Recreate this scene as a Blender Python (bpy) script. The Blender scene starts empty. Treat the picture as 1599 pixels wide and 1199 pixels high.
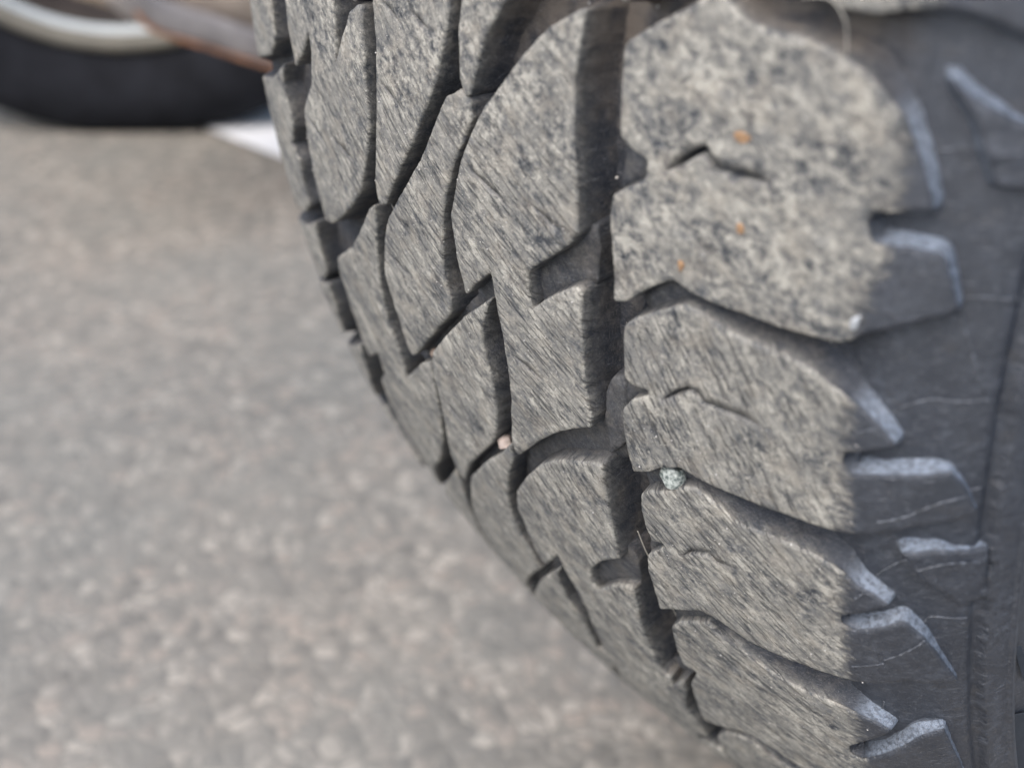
# Close-up of a worn, dusty all-terrain tyre; the opposite wheel, axle and ground behind.
import bpy, bmesh, math, random
import numpy as np
from mathutils import Vector, Matrix
from mathutils.geometry import delaunay_2d_cdt
random.seed(7)
rng = np.random.default_rng(7)
S = bpy.context.scene
C = S.collection

# ------------------------------------------------------------------ camera
cam_d = bpy.data.cameras.new("camera")
cam = bpy.data.objects.new("camera", cam_d)
C.objects.link(cam)
S.camera = cam
CAM_POS = (0.1962778, -0.5052368, 0.4262229)
CAM_ROT = ((0.6147372, -0.4032329, 0.6778653),
           (0.7887320, 0.3142794, -0.5283278),
           (0.0, 0.8594368, 0.5112420))
m = Matrix(CAM_ROT).to_4x4()
m.translation = Vector(CAM_POS)
cam.matrix_world = m
cam_d.sensor_width = 36.0
cam_d.lens = 36.0 * 1839.36 / 1599.0
cam_d.clip_start = 0.01
cam_d.clip_end = 200
cam_d.dof.use_dof = True
cam_d.dof.focus_distance = 0.25
cam_d.dof.aperture_fstop = 9.8

# ------------------------------------------------------------------ light
SUN_EL, SUN_AZ = math.radians(52), math.radians(168)     # azimuth clockwise from +Y
w = bpy.data.worlds.new("World")
S.world = w
w.use_nodes = True
nt = w.node_tree
bg = nt.nodes["Background"]
sky = nt.nodes.new("ShaderNodeTexSky")
sky.sky_type = 'NISHITA'
sky.sun_disc = False
sky.sun_elevation = SUN_EL
sky.sun_rotation = SUN_AZ
sky.air_density = 1.0
sky.dust_density = 3.0
nt.links.new(sky.outputs[0], bg.inputs[0])
bg.inputs[1].default_value = 0.15
sun_d = bpy.data.lights.new("sun", 'SUN')
sun_d.energy = 1.0
sun_d.angle = math.radians(60)
sun_d.color = (1.0, 0.97, 0.92)
sun = bpy.data.objects.new("sun", sun_d)
C.objects.link(sun)
sd = Vector((math.sin(SUN_AZ) * math.cos(SUN_EL), math.cos(SUN_AZ) * math.cos(SUN_EL), math.sin(SUN_EL)))
sun.rotation_euler = sd.to_track_quat('Z', 'Y').to_euler()
sun.location = (1, -1, 3)
S.view_settings.view_transform = 'Standard'
S.view_settings.look = 'None'
S.view_settings.gamma = 1
S.view_settings.exposure = 1.08
S.render.engine = 'CYCLES'

# ------------------------------------------------------------------ traced tread data (lateral mm, circumferential mm)
BLOCKS = {
 'RS0': [[52,-44],[53,-8],[52.5,0.5],[56,-1.5],[62,-6],[67,-9.5],[70,-10],[73.0,-9.0],[78.9,-7.4],[87.8,-6.0],[91.5,-5.2],[96.0,-5.2],[100.3,-6.8],[104.2,-7.4],[106.5,-7.5],[111.0,-6.7],[115.5,-5.2],[120.0,-4.0],[119,-20],[116,-46],[85,-50],[66,-52]],
 'RS1': [[68.6,-3.3],[58.4,3.5],[54.8,6.1],[54.0,7.5],[53.9,12.6],[54.2,22.3],[56.5,24.0],[60.1,25.2],[60.0,27.8],[58.5,30.0],[55.5,31.7],[52.9,33.5],[52.2,36.9],[52.2,40.1],[52.7,46.4],[52.7,55.3],[55.4,54.8],[60.6,50.1],[65.5,46.7],[67.1,46.6],[70.2,47.9],[74.1,48.5],[80.3,48.6],[86.3,48.8],[92.0,48.8],[95.8,48.6],[98.1,48.2],[101.3,45.2],[106.0,42.6],[110.5,40.4],[114.9,38.7],[113.0,33.3],[111.1,28.8],[106.0,28.5],[100.5,29.3],[99.2,26.1],[100.0,24.0],[108.5,21.8],[107.2,17.9],[105.1,13.3],[102.5,8.9],[99.5,6.0],[95.5,3.0],[91.4,1.5],[86.5,0.0],[80.0,-0.2],[76.2,-1.0],[72.5,-3.5],[70.4,-4.5]],
 'RS2': [[55.1,59.8],[57.2,57.7],[62.7,54.1],[68.6,50.6],[70.9,50.8],[74.2,51.8],[78.0,53.1],[83.6,53.7],[89.5,54.2],[93.5,55.4],[96.4,56.7],[98.8,58.3],[102.5,60.2],[105.3,62.7],[108.2,66.3],[104.3,68.5],[99.8,70.7],[99.2,73.0],[100.9,75.2],[108.8,72.7],[117.4,71.7],[120.4,75.7],[123.5,83.1],[113.6,84.4],[102.4,89.2],[100.9,90.1],[97.1,90.7],[90.9,91.0],[84.4,91.3],[77.6,91.3],[70.5,91.1],[66.4,89.9],[61.2,92.7],[58.0,95.4],[53.8,97.7],[53.0,93.0],[52.5,86.6],[52.8,81.1],[55.9,77.1],[60.0,74.3],[59.7,73.2],[56.2,73.5],[54.3,72.7],[54.2,67.8],[54.6,61.7]],
 'RS3': [[55.0,103.4],[57.9,100.7],[61.3,99.4],[66.4,95.2],[69.5,93.9],[71.9,95.1],[74.8,96.3],[78.9,98.7],[84.1,98.5],[89.6,98.8],[93.9,99.1],[99.6,100.5],[102.6,103.4],[105.6,104.8],[108.7,107.2],[103.1,111.7],[99.5,114.5],[99.4,117.2],[102.2,117.7],[107.1,114.5],[111.4,111.5],[115.2,116.7],[117.6,122.1],[122.1,134.2],[112.3,131.3],[100.2,136.3],[93.2,137.9],[86.0,138.4],[78.4,138.7],[70.8,136.3],[66.1,135.2],[52.6,145.0],[52.8,137.3],[52.5,129.8],[53.3,124.3],[58.7,117.9],[59.1,116.4],[55.8,117.9],[55.2,116.6],[54.6,113.6],[54.5,108.2]],
 'RS4': [[54.6,150.9],[58.0,145.8],[66.9,139.2],[69.1,142.1],[73.8,143.6],[77.4,145.9],[82.9,148.1],[88.5,149.5],[93.9,149.0],[97.9,148.6],[101.2,149.5],[105.4,150.4],[108.0,152.5],[101.7,161.1],[97.5,167.3],[97.4,171.6],[99.9,171.8],[108.5,160.8],[114.1,153.7],[118.7,151.7],[121.4,169.4],[123.1,189.3],[108.9,187.5],[93.7,199.3],[82.1,198.8],[74.4,193.7],[69.2,192.6],[64.5,194.1],[53.1,203.0],[49.9,204.4],[51.4,190.8],[53.2,179.1],[57.9,168.6],[56.6,168.0],[53.9,168.0],[53.7,160.2]],
 'RS5': [[50.9,214.9],[56.1,205.3],[62.7,199.6],[67.3,200.2],[74.3,205.7],[81.4,210.0],[91.2,212.9],[102.0,216.5],[116,217],[120,236],[117,246],[98,250],[75,247],[56,249],[48.5,247],[47,238]],
 'D0': [[13.7,4],[12.1,12.5],[12.1,21.7],[13.7,24.7],[15.1,24.3],[17.3,18.9],[20,12],[25.2,5.2],[27.7,1.7],[36,-5.5],[44,-10],[45,-40],[44,-85],[30,-78],[15,-50],[12.5,-20]],
 'D': [[45.5,2.4],[43.7,2.9],[36.8,7.2],[29.7,13.9],[24.4,20.1],[19.6,25.2],[15.2,31.4],[11.6,37.4],[8.4,45.3],[5.5,52.1],[5.5,54.7],[5.9,61.9],[7.4,71.2],[11.7,66.7],[17.8,61.5],[18.3,69.9],[18.8,79.9],[18.4,86.8],[17.7,94.8],[16.1,100.0],[13.6,110.5],[13.9,113.3],[15.0,114.3],[19.0,110.1],[24.5,104.3],[31.1,98.3],[36.8,94.2],[43.3,90.4],[44.1,87.7],[43.3,80.4],[43.6,72.2],[44.0,63.6],[44.6,56.2],[42.9,55.8],[35.1,61.1],[29.9,65.9],[29.4,61.7],[29.7,57.5],[32.2,54.9],[37.0,51.1],[42.3,46.7],[44.1,44.0],[44.2,40.8],[44.2,33.0],[43.7,27.0],[43.5,20.5],[43.4,14.8],[44.4,9.1],[45.0,4.5]],
 'I': [[44.9,100.5],[41.1,101.5],[34.0,105.0],[28.1,108.3],[22.6,113.0],[15.6,121.1],[8.3,131.0],[5.4,139.3],[5.7,146.9],[5.8,155.9],[6.6,160.2],[8.2,161.6],[17.0,150.3],[18.0,157.3],[18.9,164.6],[19.2,173.1],[16.6,189.6],[12.8,206.7],[12.0,215.7],[11.5,224.9],[18.2,216.7],[31.6,199.9],[44.1,184.7],[42.6,182.7],[42.8,174.0],[42.7,165.5],[43.8,154.2],[45.1,142.5],[41.2,144.0],[37.8,146.6],[29.7,155.3],[28.9,150.9],[31.0,145.0],[35.9,138.5],[40.6,134.3],[43.6,132.0],[43.6,129.4],[43.7,123.9],[44.2,116.4],[44.3,107.1]],
 'K': [[17.2,230.0],[27.5,210.0],[36.6,198.8],[45.4,187.3],[50.1,181.7],[48.7,189.0],[45.0,200.2],[40.9,218.1],[30.9,251.3],[33.5,266.3],[41.0,269.3],[39.5,267.8],[28.5,264.0],[17.0,256.5]],
 'A': [[-68,-12],[-68.1,18.7],[-68.2,29.6],[-66.8,34.3],[-66.3,37.8],[-60.6,33.7],[-53.5,26.2],[-53.3,30.7],[-55.9,39.2],[-65.0,48.4],[-66.9,56.9],[-68.0,65.8],[-67.8,73.0],[-67.3,76.0],[-66.7,81.3],[-62.5,80.5],[-55.9,76.7],[-43.8,68.1],[-35.4,60.7],[-28.4,49.3],[-25.0,41.4],[-24.5,36.8],[-24.3,30.2],[-23.8,21.0],[-23.7,14.6],[-25.7,14.4],[-29.9,16.9],[-31.3,19.5],[-36.0,25.4],[-38.7,29.8],[-37.4,21.2],[-37.2,12.8],[-37,-18]],
 'B': [[-10,-13],[-17,-3],[-18.2,9.4],[-18.2,14.6],[-18.3,21.9],[-20.7,36.5],[-23.9,48.7],[-25.8,54.0],[-26.0,60.6],[-23.1,60.1],[-19.2,55.0],[-6.6,39.8],[0.9,29.1],[4.4,23.4],[8.6,12.3],[10.0,4.6],[13.5,-18],[13,-29],[8,-31],[0,-24]],
 'C2': [[12.4,23.5],[7.4,26.2],[5.2,29.1],[2.1,33.9],[-3.9,42.6],[-13.4,53.0],[-22.5,63.0],[-26.5,70.2],[-30.7,80.9],[-30.1,87.3],[-29.2,94.1],[-28.7,103.7],[-27.2,105.4],[-22.9,101.7],[-9.5,88.4],[-1.0,80.0],[0.4,75.1],[-0.6,69.2],[1.0,60.6],[2.6,54.1],[4.6,48.0],[7.0,42.9],[9.8,37.9],[13.3,32.5],[15.5,28.5],[15.3,25.3]],
 'E': [[16.7,68.3],[12.5,71.7],[4.4,78.5],[-5.2,87.9],[-14.0,97.0],[-16.1,101.6],[-17.6,107.1],[-18.3,115.6],[-21.1,127.3],[-25.2,138.9],[-26.2,148.5],[-23.3,149.3],[-15.2,137.5],[-5.8,127.1],[4.8,115.7],[8.8,108.0],[10.1,103.3],[11.3,94.3],[11.0,87.6],[10.4,82.5],[12.1,76.6],[14.8,71.3]],
 'F': [[-28.9,61.8],[-32.4,64.1],[-41.9,74.6],[-50.8,82.6],[-66.0,92.7],[-69.0,99.2],[-68.1,105.4],[-69.0,114.5],[-70.5,124.8],[-69.8,131.2],[-56.3,121.0],[-57.9,129.5],[-67.1,138.7],[-70.5,148.8],[-70.5,164.6],[-70.5,184.5],[-70.5,187.5],[-70.5,195.0],[-55.0,170.2],[-38.4,152.3],[-27.7,136.8],[-21.7,123.4],[-18.9,112.2],[-17.6,105.0],[-17.2,101.9],[-23.1,105.5],[-32.8,114.5],[-37.6,118.8],[-36.1,112.2],[-36.7,105.9],[-37.5,100.0],[-36.1,89.1],[-33.7,78.5],[-29.3,65.5]],
 'G': [[-28.1,148.8],[-40.0,162.3],[-70.5,198.0],[-65.5,203.3],[-57.5,210.0],[-49.5,216.8],[-42.0,222.8],[-38.0,225.8],[-36.0,224.3],[-42.5,220.5],[-42.0,201.2],[-40.0,190.8],[-36.6,178.9],[-32.3,166.8],[-28.8,156.0]],
 'H': [[12.8,111.6],[6.0,119.3],[-2.1,126.8],[-9.0,134.4],[-17.0,143.4],[-24.0,156.4],[-32.2,172.7],[-35.6,184.6],[-37.3,196.8],[-47.0,222.0],[-37.3,216.9],[-33.8,218.8],[-11.8,186.6],[-3.8,176.5],[2.6,168.6],[2.2,165.8],[1.5,159.5],[0.0,155.0],[0.1,147.4],[1.9,138.7],[6.5,127.0],[12.1,116.7]],
 'J': [[-1.8,178.2],[15.3,157.3],[11.3,164.5],[9.8,177.1],[11.9,187.2],[9.9,202.9],[3.9,223.7],[-5.0,246.0],[-15.0,240.0],[-24.0,234.0],[-30.5,222.0],[-10.8,191.3]],
 'F0': [[-116,5],[-79,-10],[-80.0,21.9],[-81.0,30.5],[-81.3,34.8],[-88.1,40.7],[-116,50]],
 'F1': [[-116,55],[-90.6,47.8],[-76.8,40.0],[-80.7,46.3],[-78.9,53.7],[-78.9,58.3],[-84.3,65.0],[-80.3,68.3],[-81.5,75.6],[-80.3,82.5],[-90.6,89.5],[-116,97]],
 'F2': [[-116,102],[-93.0,95.1],[-77.8,86.5],[-81.5,95.6],[-84.4,107.4],[-94.7,116.0],[-116,124]],
 'F3': [[-116,127],[-93.1,116.3],[-85.7,112.2],[-86.8,121.8],[-92.0,134.8],[-103.0,143.3],[-116,150]],
 'F4': [[-116,156],[-101.1,147.7],[-72.6,127.9],[-77.7,141.6],[-92.4,165.5],[-97.0,169.5],[-116,178]],
 'F5': [[-116,182],[-91.5,171.0],[-89.0,175.5],[-80.5,183.8],[-78,191],[-116,206]],
}
BARS = {
 'n_RS1': [[52.4,23.0],[56.6,23.5],[61.0,24.0],[61.5,27.8],[55.5,32.3],[51.9,33.9]],
 'n_D': [[43.3,43.5],[37.0,50.2],[30.3,54.9],[28.1,58.4],[27.3,67.8],[30.7,67.3],[37.9,60.4],[45.4,55.8],[46.3,47.9],[46.0,42.9]],
 'n_I': [[44.3,129.6],[36.1,136.1],[29.0,145.7],[25.6,153.8],[27.0,160.4],[37.8,148.7],[45.2,143.7],[46.6,134.0]],
 'n_RS2': [[53.1,73.7],[60.1,71.4],[62.0,73.0],[59.9,75.9],[52.4,81.2]],
 'n_RS3': [[54.4,115.8],[60.9,114.5],[60.5,117.5],[52.8,125.1]],
 'b12': [[56.9,53.1],[66.8,45.1],[70.8,47.0],[72.8,49.6],[68.9,52.0],[59.0,58.6]],
 'b34': [[54.2,142.0],[67.3,132.3],[71.5,135.3],[67.4,142.1],[54.7,152.2]],
 'b23': [[54.2,96.9],[66.2,89.0],[70.5,90.2],[68.6,96.6],[54.6,106.2]],
 'bEC': [[6.3,70.6],[17.6,60.7],[18.3,69.9],[3.9,80.1]],
 'bEC2': [[-29.4,107.3],[6.5,73.0],[9.4,75.2],[-27.8,110.7]],
 'bDI': [[11.8,116.9],[30.5,96.3],[46.1,87.3],[52.6,89.6],[48.6,99.9],[31.6,109.4],[17.1,122.5],[4.5,136.9]],
 'bH': [[-18.8,142.1],[12.1,108.2],[12.2,115.6],[-19.3,147.9]],
 'bF': [[-35.2,110.6],[-28.6,112.3],[-9.7,96.8],[-14.6,96.4]],
 'bJ': [[-25.8,203.7],[19.4,147.1],[18.8,155.2],[-32.0,228.8]],
 'bK': [[8.8,224.8],[47.0,177.6],[52.1,181.0],[46.7,188.5],[5.5,251.3]],
}
TBM = [[45.0,89.0],[46.5,79.8],[48.3,76.6],[51.7,74.7],[52.4,78.0],[51.8,86.6],[52.2,90.2],[48.4,95.7],[45.1,99.3]]
SIPES = {
 'RS1a': [[63.7,26.3],[66.5,24.0],[69.5,21.5],[71.5,20.3],[72.3,21.6],[72.8,23.3],[77.4,23.3],[80.8,23.1],[83.5,23.3]],
 'RS2a': [[63.2,73.9],[66.5,70.9],[69.4,68.6],[71.2,68.5],[72.6,70.5],[76.9,70.4],[80.8,70.3],[83.6,70.8]],
 'RS2b': [[57.1,82.9],[61.3,81.1]],
 'RS3a': [[63.8,117.3],[66.7,114.3],[70.9,111.9],[73.0,113.7],[77.5,112.9]],
 'Da': [[13.9,39.1],[18.4,40.8],[21.6,42.0],[24.4,43.2]],
 'Db': [[31.5,41.3],[35.8,42.9],[37.4,44.0],[39.8,44.4]],
 'Dc': [[20.4,80.6],[25.3,81.8],[30.0,83.4]],
 'Ia': [[27.4,116.0],[29.1,119.3],[30.9,123.1]],
 'B1': [[-13.9,11.5],[-11.0,12.8],[-7.5,14.6]],
 'B2': [[-3.5,11.4],[-0.2,12.9],[3.5,14.3]],
 'B3': [[-17.0,29.0],[-14.0,30.5],[-11.6,31.4]],
 'A1': [[-65.0,49.3],[-59.2,51.4],[-52.5,54.1]],
 'A2': [[-47.3,50.1],[-40.9,51.7],[-34.7,52.8]],
 'C2a': [[-25.9,72.9],[-21.9,74.4],[-18.4,75.7]],
 'C2b': [[-17.4,60.8],[-12.8,61.1],[-13.1,63.3]],
 'E1': [[-16.1,112.8],[-12.7,115.2],[-8.4,116.6]],
 'H1': [[-18.4,149.1],[-16.1,149.5]],
}
PLATES = {
 'plateA': [[110.6,92.1],[117.3,91.5],[126.4,94.2],[127.9,108.8],[121.7,108.8],[113.1,96.5]],
 'plateB': [[106.9,1.6],[110.0,3.9],[114.4,5.9],[118.0,7.5],[123.5,8.9],[126.1,18.9],[116.5,17.3],[112.4,8.4]],
}
SPOTS = {
 'stone_green': [62.9,94.7],
 'stone_pink': [6.4,116.9],
 'lump': [-19.2,100.9],
 'white': [99.7,45.7],
 'o1': [77.7,17.0],
 'o2': [78.8,32.5],
 'o3': [67.9,42.8],
 'w0': [67.2,-0.1],
 'fibre': [90.7,-2.4],
}
LINES = {
 '0': [[106.1,13.7],[110.7,12.8],[119.2,12.0]],
 '1': [[114.8,38.2],[118.5,37.2],[124.8,38.0]],
 '2': [[114.8,38.2],[117.1,43.8],[120.2,51.7],[122.8,58.3]],
 '3': [[111.1,28.8],[113.0,33.3],[114.8,38.2]],
 '4': [[101.3,65.4],[105.2,62.9],[107.8,60.5],[112.5,58.0],[117.4,57.9],[122.7,57.6]],
 '5': [[106.2,84.5],[110.4,82.4],[116.4,78.7],[124.2,77.9]],
 '6': [[102.5,107.3],[106.1,101.8],[109.9,97.7],[113.1,96.2],[118.6,94.9],[124.7,96.9]],
 '7': [[107.7,124.5],[112.5,120.3],[115.2,117.1],[117.0,113.1],[123.8,114.4]],
 '8': [[101.2,130.3],[107.7,125.6]],
 '9': [[105.5,150.1],[106.4,145.6]],
}
HATCH = {
 '0': [[134.5,131.7],[136.3,132.8],[139.2,148.7],[137.2,147.7]],
 '1': [[133.7,159.4],[140.7,165.5],[140.5,198.6],[133.6,189.5]],
}

# ------------------------------------------------------------------ tyre geometry
R0 = 0.375
RC, XS, Q1, T1, Q2 = 0.38575, 0.10233, 0.022876, 1.15989, 0.09
HUB = (0.0, 0.0, 0.366)

def prof(s):
    """s lateral metres (array) -> x, r, outward normal (nx, nr)"""
    sg = np.where(s < 0, -1.0, 1.0)
    a = np.abs(s)
    x = np.minimum(a, XS)
    r = R0 - x * x / (2 * RC)
    t = x / RC
    t0 = XS / RC
    La = Q1 * (T1 - t0)
    l = np.clip(a - XS, 0, La)
    ta = t0 + l / Q1
    x = x + Q1 * (np.sin(ta) - math.sin(t0)); r = r - Q1 * (math.cos(t0) - np.cos(ta))
    t = np.where(a > XS, ta, t)
    l = np.maximum(a - XS - La, 0)
    tb = T1 + l / Q2
    x = x + Q2 * (np.sin(tb) - math.sin(T1)); r = r - Q2 * (math.cos(T1) - np.cos(tb))
    t = np.where(l > 0, tb, t)
    return sg * x, r, sg * np.sin(t), np.cos(t)

def surf(s_mm, t_mm, h_mm):
    """point h_mm BELOW the tread-top surface"""
    s = np.asarray(s_mm, float) * 1e-3
    th = np.asarray(t_mm, float) / 375.0
    h = np.asarray(h_mm, float) * 1e-3
    x, r, nx, nr = prof(s)
    x = x - h * nx
    r = r - h * nr
    return np.stack([x + 0 * th, -r * np.cos(th), -r * np.sin(th)], -1)

def sstep(a, b, x):
    t = np.clip((x - a) / (b - a), 0, 1)
    return t * t * (3 - 2 * t)

def depth(s):
    """groove depth (mm) at lateral s (mm)"""
    a = np.abs(s)
    d = 8.2 + 1.4 * (sstep(42, 45, a) * (1 - sstep(52, 55, a)))
    d = d - 2.6 * sstep(56, 70, a)
    d = d - 2.5 * sstep(92, 108, a)
    d = d - 2.1 * sstep(112, 125, a)
    return np.maximum(d, 0.25)

def vnoise(x, y, seed):
    r = np.random.default_rng(seed).random((64, 64))
    xi = np.floor(x).astype(int); yi = np.floor(y).astype(int)
    fx = x - xi; fy = y - yi
    fx = fx * fx * (3 - 2 * fx); fy = fy * fy * (3 - 2 * fy)
    g = lambda i, j: r[i % 64, j % 64]
    return (g(xi, yi) * (1 - fx) * (1 - fy) + g(xi + 1, yi) * fx * (1 - fy) + g(xi, yi + 1) * (1 - fx) * fy + g(xi + 1, yi + 1) * fx * fy) * 2 - 1

def fbm(x, y, seed, o=3):
    s = 0; a = 1
    for k in range(o):
        s = s + a * vnoise(x * 2 ** k, y * 2 ** k, seed + k); a *= .5
    return s / 1.75

# ------------------------------------------------------------------ node helpers
def new_mat(name):
    m = bpy.data.materials.new(name)
    m.use_nodes = True
    return m, m.node_tree, m.node_tree.nodes["Principled BSDF"]

class NB:
    def __init__(s, nt): s.nt = nt
    def n(s, typ, **kw):
        o = s.nt.nodes.new(typ)
        for k, v in kw.items(): setattr(o, k, v)
        return o
    def put(s, sock, v):
        if isinstance(v, bpy.types.NodeSocket): s.nt.links.new(v, sock)
        elif isinstance(v, (tuple, list)) and len(v) == 3 and sock.type == 'RGBA': sock.default_value = (*v, 1)
        else: sock.default_value = v
    def noise(s, vec, scale, detail=4, rough=.55, dist=0):
        o = s.n('ShaderNodeTexNoise')
        s.put(o.inputs['Vector'], vec)
        o.inputs['Scale'].default_value = scale
        o.inputs['Detail'].default_value = detail
        o.inputs['Roughness'].default_value = rough
        o.inputs['Distortion'].default_value = dist
        return o.outputs['Fac']
    def math(s, op, a, b=0.0, c=0.0, clamp=False):
        o = s.n('ShaderNodeMath', operation=op); o.use_clamp = clamp
        s.put(o.inputs[0], a); s.put(o.inputs[1], b)
        if op in ('MULTIPLY_ADD', 'SMOOTH_MIN'): s.put(o.inputs[2], c)
        return o.outputs[0]
    def range(s, v, a, b, c=0.0, d=1.0, smooth=True):
        o = s.n('ShaderNodeMapRange')
        if smooth: o.interpolation_type = 'SMOOTHSTEP'
        s.put(o.inputs[0], v)
        for i, q in enumerate((a, b, c, d)): s.put(o.inputs[1 + i], q)
        return o.outputs[0]
    def mix(s, f, a, b, blend='MIX'):
        o = s.n('ShaderNodeMix', data_type='RGBA', blend_type=blend)
        s.put(o.inputs[0], f); s.put(o.inputs[6], a); s.put(o.inputs[7], b)
        return o.outputs[2]
    def mixf(s, f, a, b):
        o = s.n('ShaderNodeMix', data_type='FLOAT')
        s.put(o.inputs[0], f); s.put(o.inputs[2], a); s.put(o.inputs[3], b)
        return o.outputs[0]
    def ramp(s, f, pts):
        o = s.n('ShaderNodeValToRGB')
        s.put(o.inputs[0], f)
        e = o.color_ramp.elements
        while len(e) < len(pts): e.new(.5)
        for i, (p, c) in enumerate(pts):
            e[i].position = p; e[i].color = (*c, 1)
        return o.outputs[0]
    def mapping(s, vec, rot=0, scale=(1, 1, 1), loc=(0, 0, 0)):
        o = s.n('ShaderNodeMapping')
        s.put(o.inputs[0], vec)
        o.inputs['Rotation'].default_value = (0, 0, rot)
        o.inputs['Scale'].default_value = scale
        o.inputs['Location'].default_value = loc
        return o.outputs[0]
    def bump(s, h, dist, strength=1.0, normal=None):
        o = s.n('ShaderNodeBump')
        o.inputs['Strength'].default_value = strength
        o.inputs['Distance'].default_value = dist
        s.put(o.inputs['Height'], h)
        if normal is not None: s.put(o.inputs['Normal'], normal)
        return o.outputs[0]

def rubber_material():
    m, nt, b = new_mat("dusty_tyre_rubber")
    k = NB(nt)
    uvn = k.n('ShaderNodeUVMap'); uvn.uv_map = 'st'
    uv = uvn.outputs[0]                       # centimetres: x lateral, y circumferential
    at = k.n('ShaderNodeAttribute'); at.attribute_name = 'dust'
    top = at.outputs['Fac']
    sep = k.n('ShaderNodeSeparateXYZ'); k.put(sep.inputs[0], uv)
    s, t = sep.outputs[0], sep.outputs[1]
    # scuff streaks run diagonally over the tread
    oi = k.n('ShaderNodeObjectInfo').outputs['Random']
    mp = k.n('ShaderNodeMapping'); k.put(mp.inputs[0], uv)
    rz = k.n('ShaderNodeCombineXYZ'); k.put(rz.inputs[2], k.range(oi, 0, 1, math.radians(-66), math.radians(-34), smooth=False))
    k.put(mp.inputs['Rotation'], rz.outputs[0])
    lz = k.n('ShaderNodeCombineXYZ'); k.put(lz.inputs[0], k.math('MULTIPLY', oi, 37.0)); k.put(lz.inputs[1], k.math('MULTIPLY', oi, 61.0))
    k.put(mp.inputs['Location'], lz.outputs[0])
    r1 = mp.outputs[0]
    st = k.mapping(r1, scale=(0.55, 1.35, 1))
    st2 = k.mapping(r1, scale=(0.9, 4.2, 1))
    streak = k.noise(st, 4.6, 8, .66, .5)
    fine = k.noise(st2, 4.2, 5, .6, .15)
    blot = k.noise(uv, 4.4, 9, .66, .3)
    blot2 = k.noise(uv, 14.0, 5, .6)
    iso = k.math('MULTIPLY', k.range(s, 4.6, 5.6), k.range(t, 6.2, 4.4))
    iso = k.math('MAXIMUM', iso, k.math('MULTIPLY', k.range(s, 8.2, 10.2), 0.75))
    iso = k.math('MAXIMUM', iso, k.math('MULTIPLY', k.range(t, 4.2, 2.2), 0.8))
    a = k.mixf(0.56, k.mixf(0.22, streak, fine), k.mixf(.4, blot, blot2))
    c = k.mixf(0.22, blot, blot2)
    pat = k.mixf(iso, a, c)
    big = k.noise(uv, 0.75, 3, .5)
    midn = k.noise(k.mapping(r1, scale=(.8, 1.25, 1), loc=(4, 4, 0)), 2.0, 6, .62, .6)
    pat = k.math('ADD', pat, k.math('MULTIPLY', k.math('SUBTRACT', big, 0.5), 0.26))
    pat = k.math('ADD', pat, k.math('MULTIPLY', k.math('SUBTRACT', midn, 0.5), 0.34))
    smo = k.range(k.noise(k.mapping(uv, loc=(17, 21, 0)), 0.95, 4, .55), .36, .62, .42, 1.0)
    pat = k.math('ADD', k.math('MULTIPLY', k.math('SUBTRACT', pat, 0.49), smo), 0.49)
    col = k.ramp(pat, [(0.38, (.038, .043, .052)), (0.435, (.108, .112, .115)), (0.50, (.225, .220, .202)), (0.59, (.43, .415, .37))])
    scr = k.noise(k.mapping(r1, scale=(0.42, 4.0, 1), loc=(3, 8, 0)), 2.8, 6, .6, .9)
    scr = k.math('MULTIPLY', k.range(scr, .55, .60), k.math('SUBTRACT', 1.0, k.math('MULTIPLY', iso, .8)))
    col = k.mix(k.math('MULTIPLY', scr, .7), col, (.04, .043, .05))
    crm = k.noise(k.mapping(r1, scale=(.7, 1.3, 1), loc=(13, 2, 0)), 5.5, 7, .68, .4)
    crmf = k.math('MULTIPLY', k.range(crm, .55, .68), .6)
    col = k.mix(crmf, col, (.52, .50, .44))
    tan = k.noise(uv, 1.3, 4, .6)
    col = k.mix(k.math('MULTIPLY', k.range(tan, .48, .68), .32), col, (.36, .325, .27))
    # rubbed-off bluish patches
    bl = k.noise(k.mapping(uv, loc=(31, 7, 0)), 1.9, 5, .6)
    col = k.mix(k.math('MULTIPLY', k.range(bl, .56, .70), .45), col, (.10, .108, .122))
    # pale and dark grit
    vo = k.n('ShaderNodeTexVoronoi'); k.put(vo.inputs['Vector'], uv); vo.inputs['Scale'].default_value = 9
    sp = k.range(vo.outputs['Distance'], .16, .08)
    sel = k.n('ShaderNodeSeparateColor'); k.put(sel.inputs[0], vo.outputs['Color'])
    col = k.mix(k.math('MULTIPLY', sp, k.range(sel.outputs[0], .72, .8)), col, (.55, .54, .5))
    col = k.mix(k.math('MULTIPLY', sp, k.range(sel.outputs[1], .78, .84)), col, (.05, .052, .056))
    micro = k.noise(uv, 60, 3, .6)
    col = k.mix(1.0, col, k.ramp(micro, [(.32, (.68, .68, .69)), (.68, (1.32, 1.31, 1.28))]), 'MULTIPLY')
    # ragged limit of the road dust on the shoulder
    rag = k.noise(k.mapping(uv, scale=(.9, 3.2, 1)), 2.0, 6, .7)
    rag2 = k.noise(k.mapping(uv, loc=(5, 9, 0)), 2.2, 4, .6)
    lim = k.math('ADD', k.range(t, 4.3, 2.4, 10.05, 10.35), k.math('MULTIPLY', k.math('SUBTRACT', rag, .5), .95))
    lim = k.math('ADD', lim, k.math('MULTIPLY', k.math('SUBTRACT', rag2, .5), .7))
    edge = k.range(k.math('SUBTRACT', lim, s), -.14, .20)
    dirt = k.math('MULTIPLY', edge, top)
    # clean rubber with a thin film of dust
    f1 = k.noise(uv, 4.5, 8, .7)
    f2 = k.noise(uv, 1.1, 4, .6)
    film = k.math('MULTIPLY', k.range(f1, .38, .75), k.range(f2, .3, .7))
    base = k.mix(film, (.018, .023, .034), (.066, .077, .098))
    groove = k.range(s, 10.4, 9.2)
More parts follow.
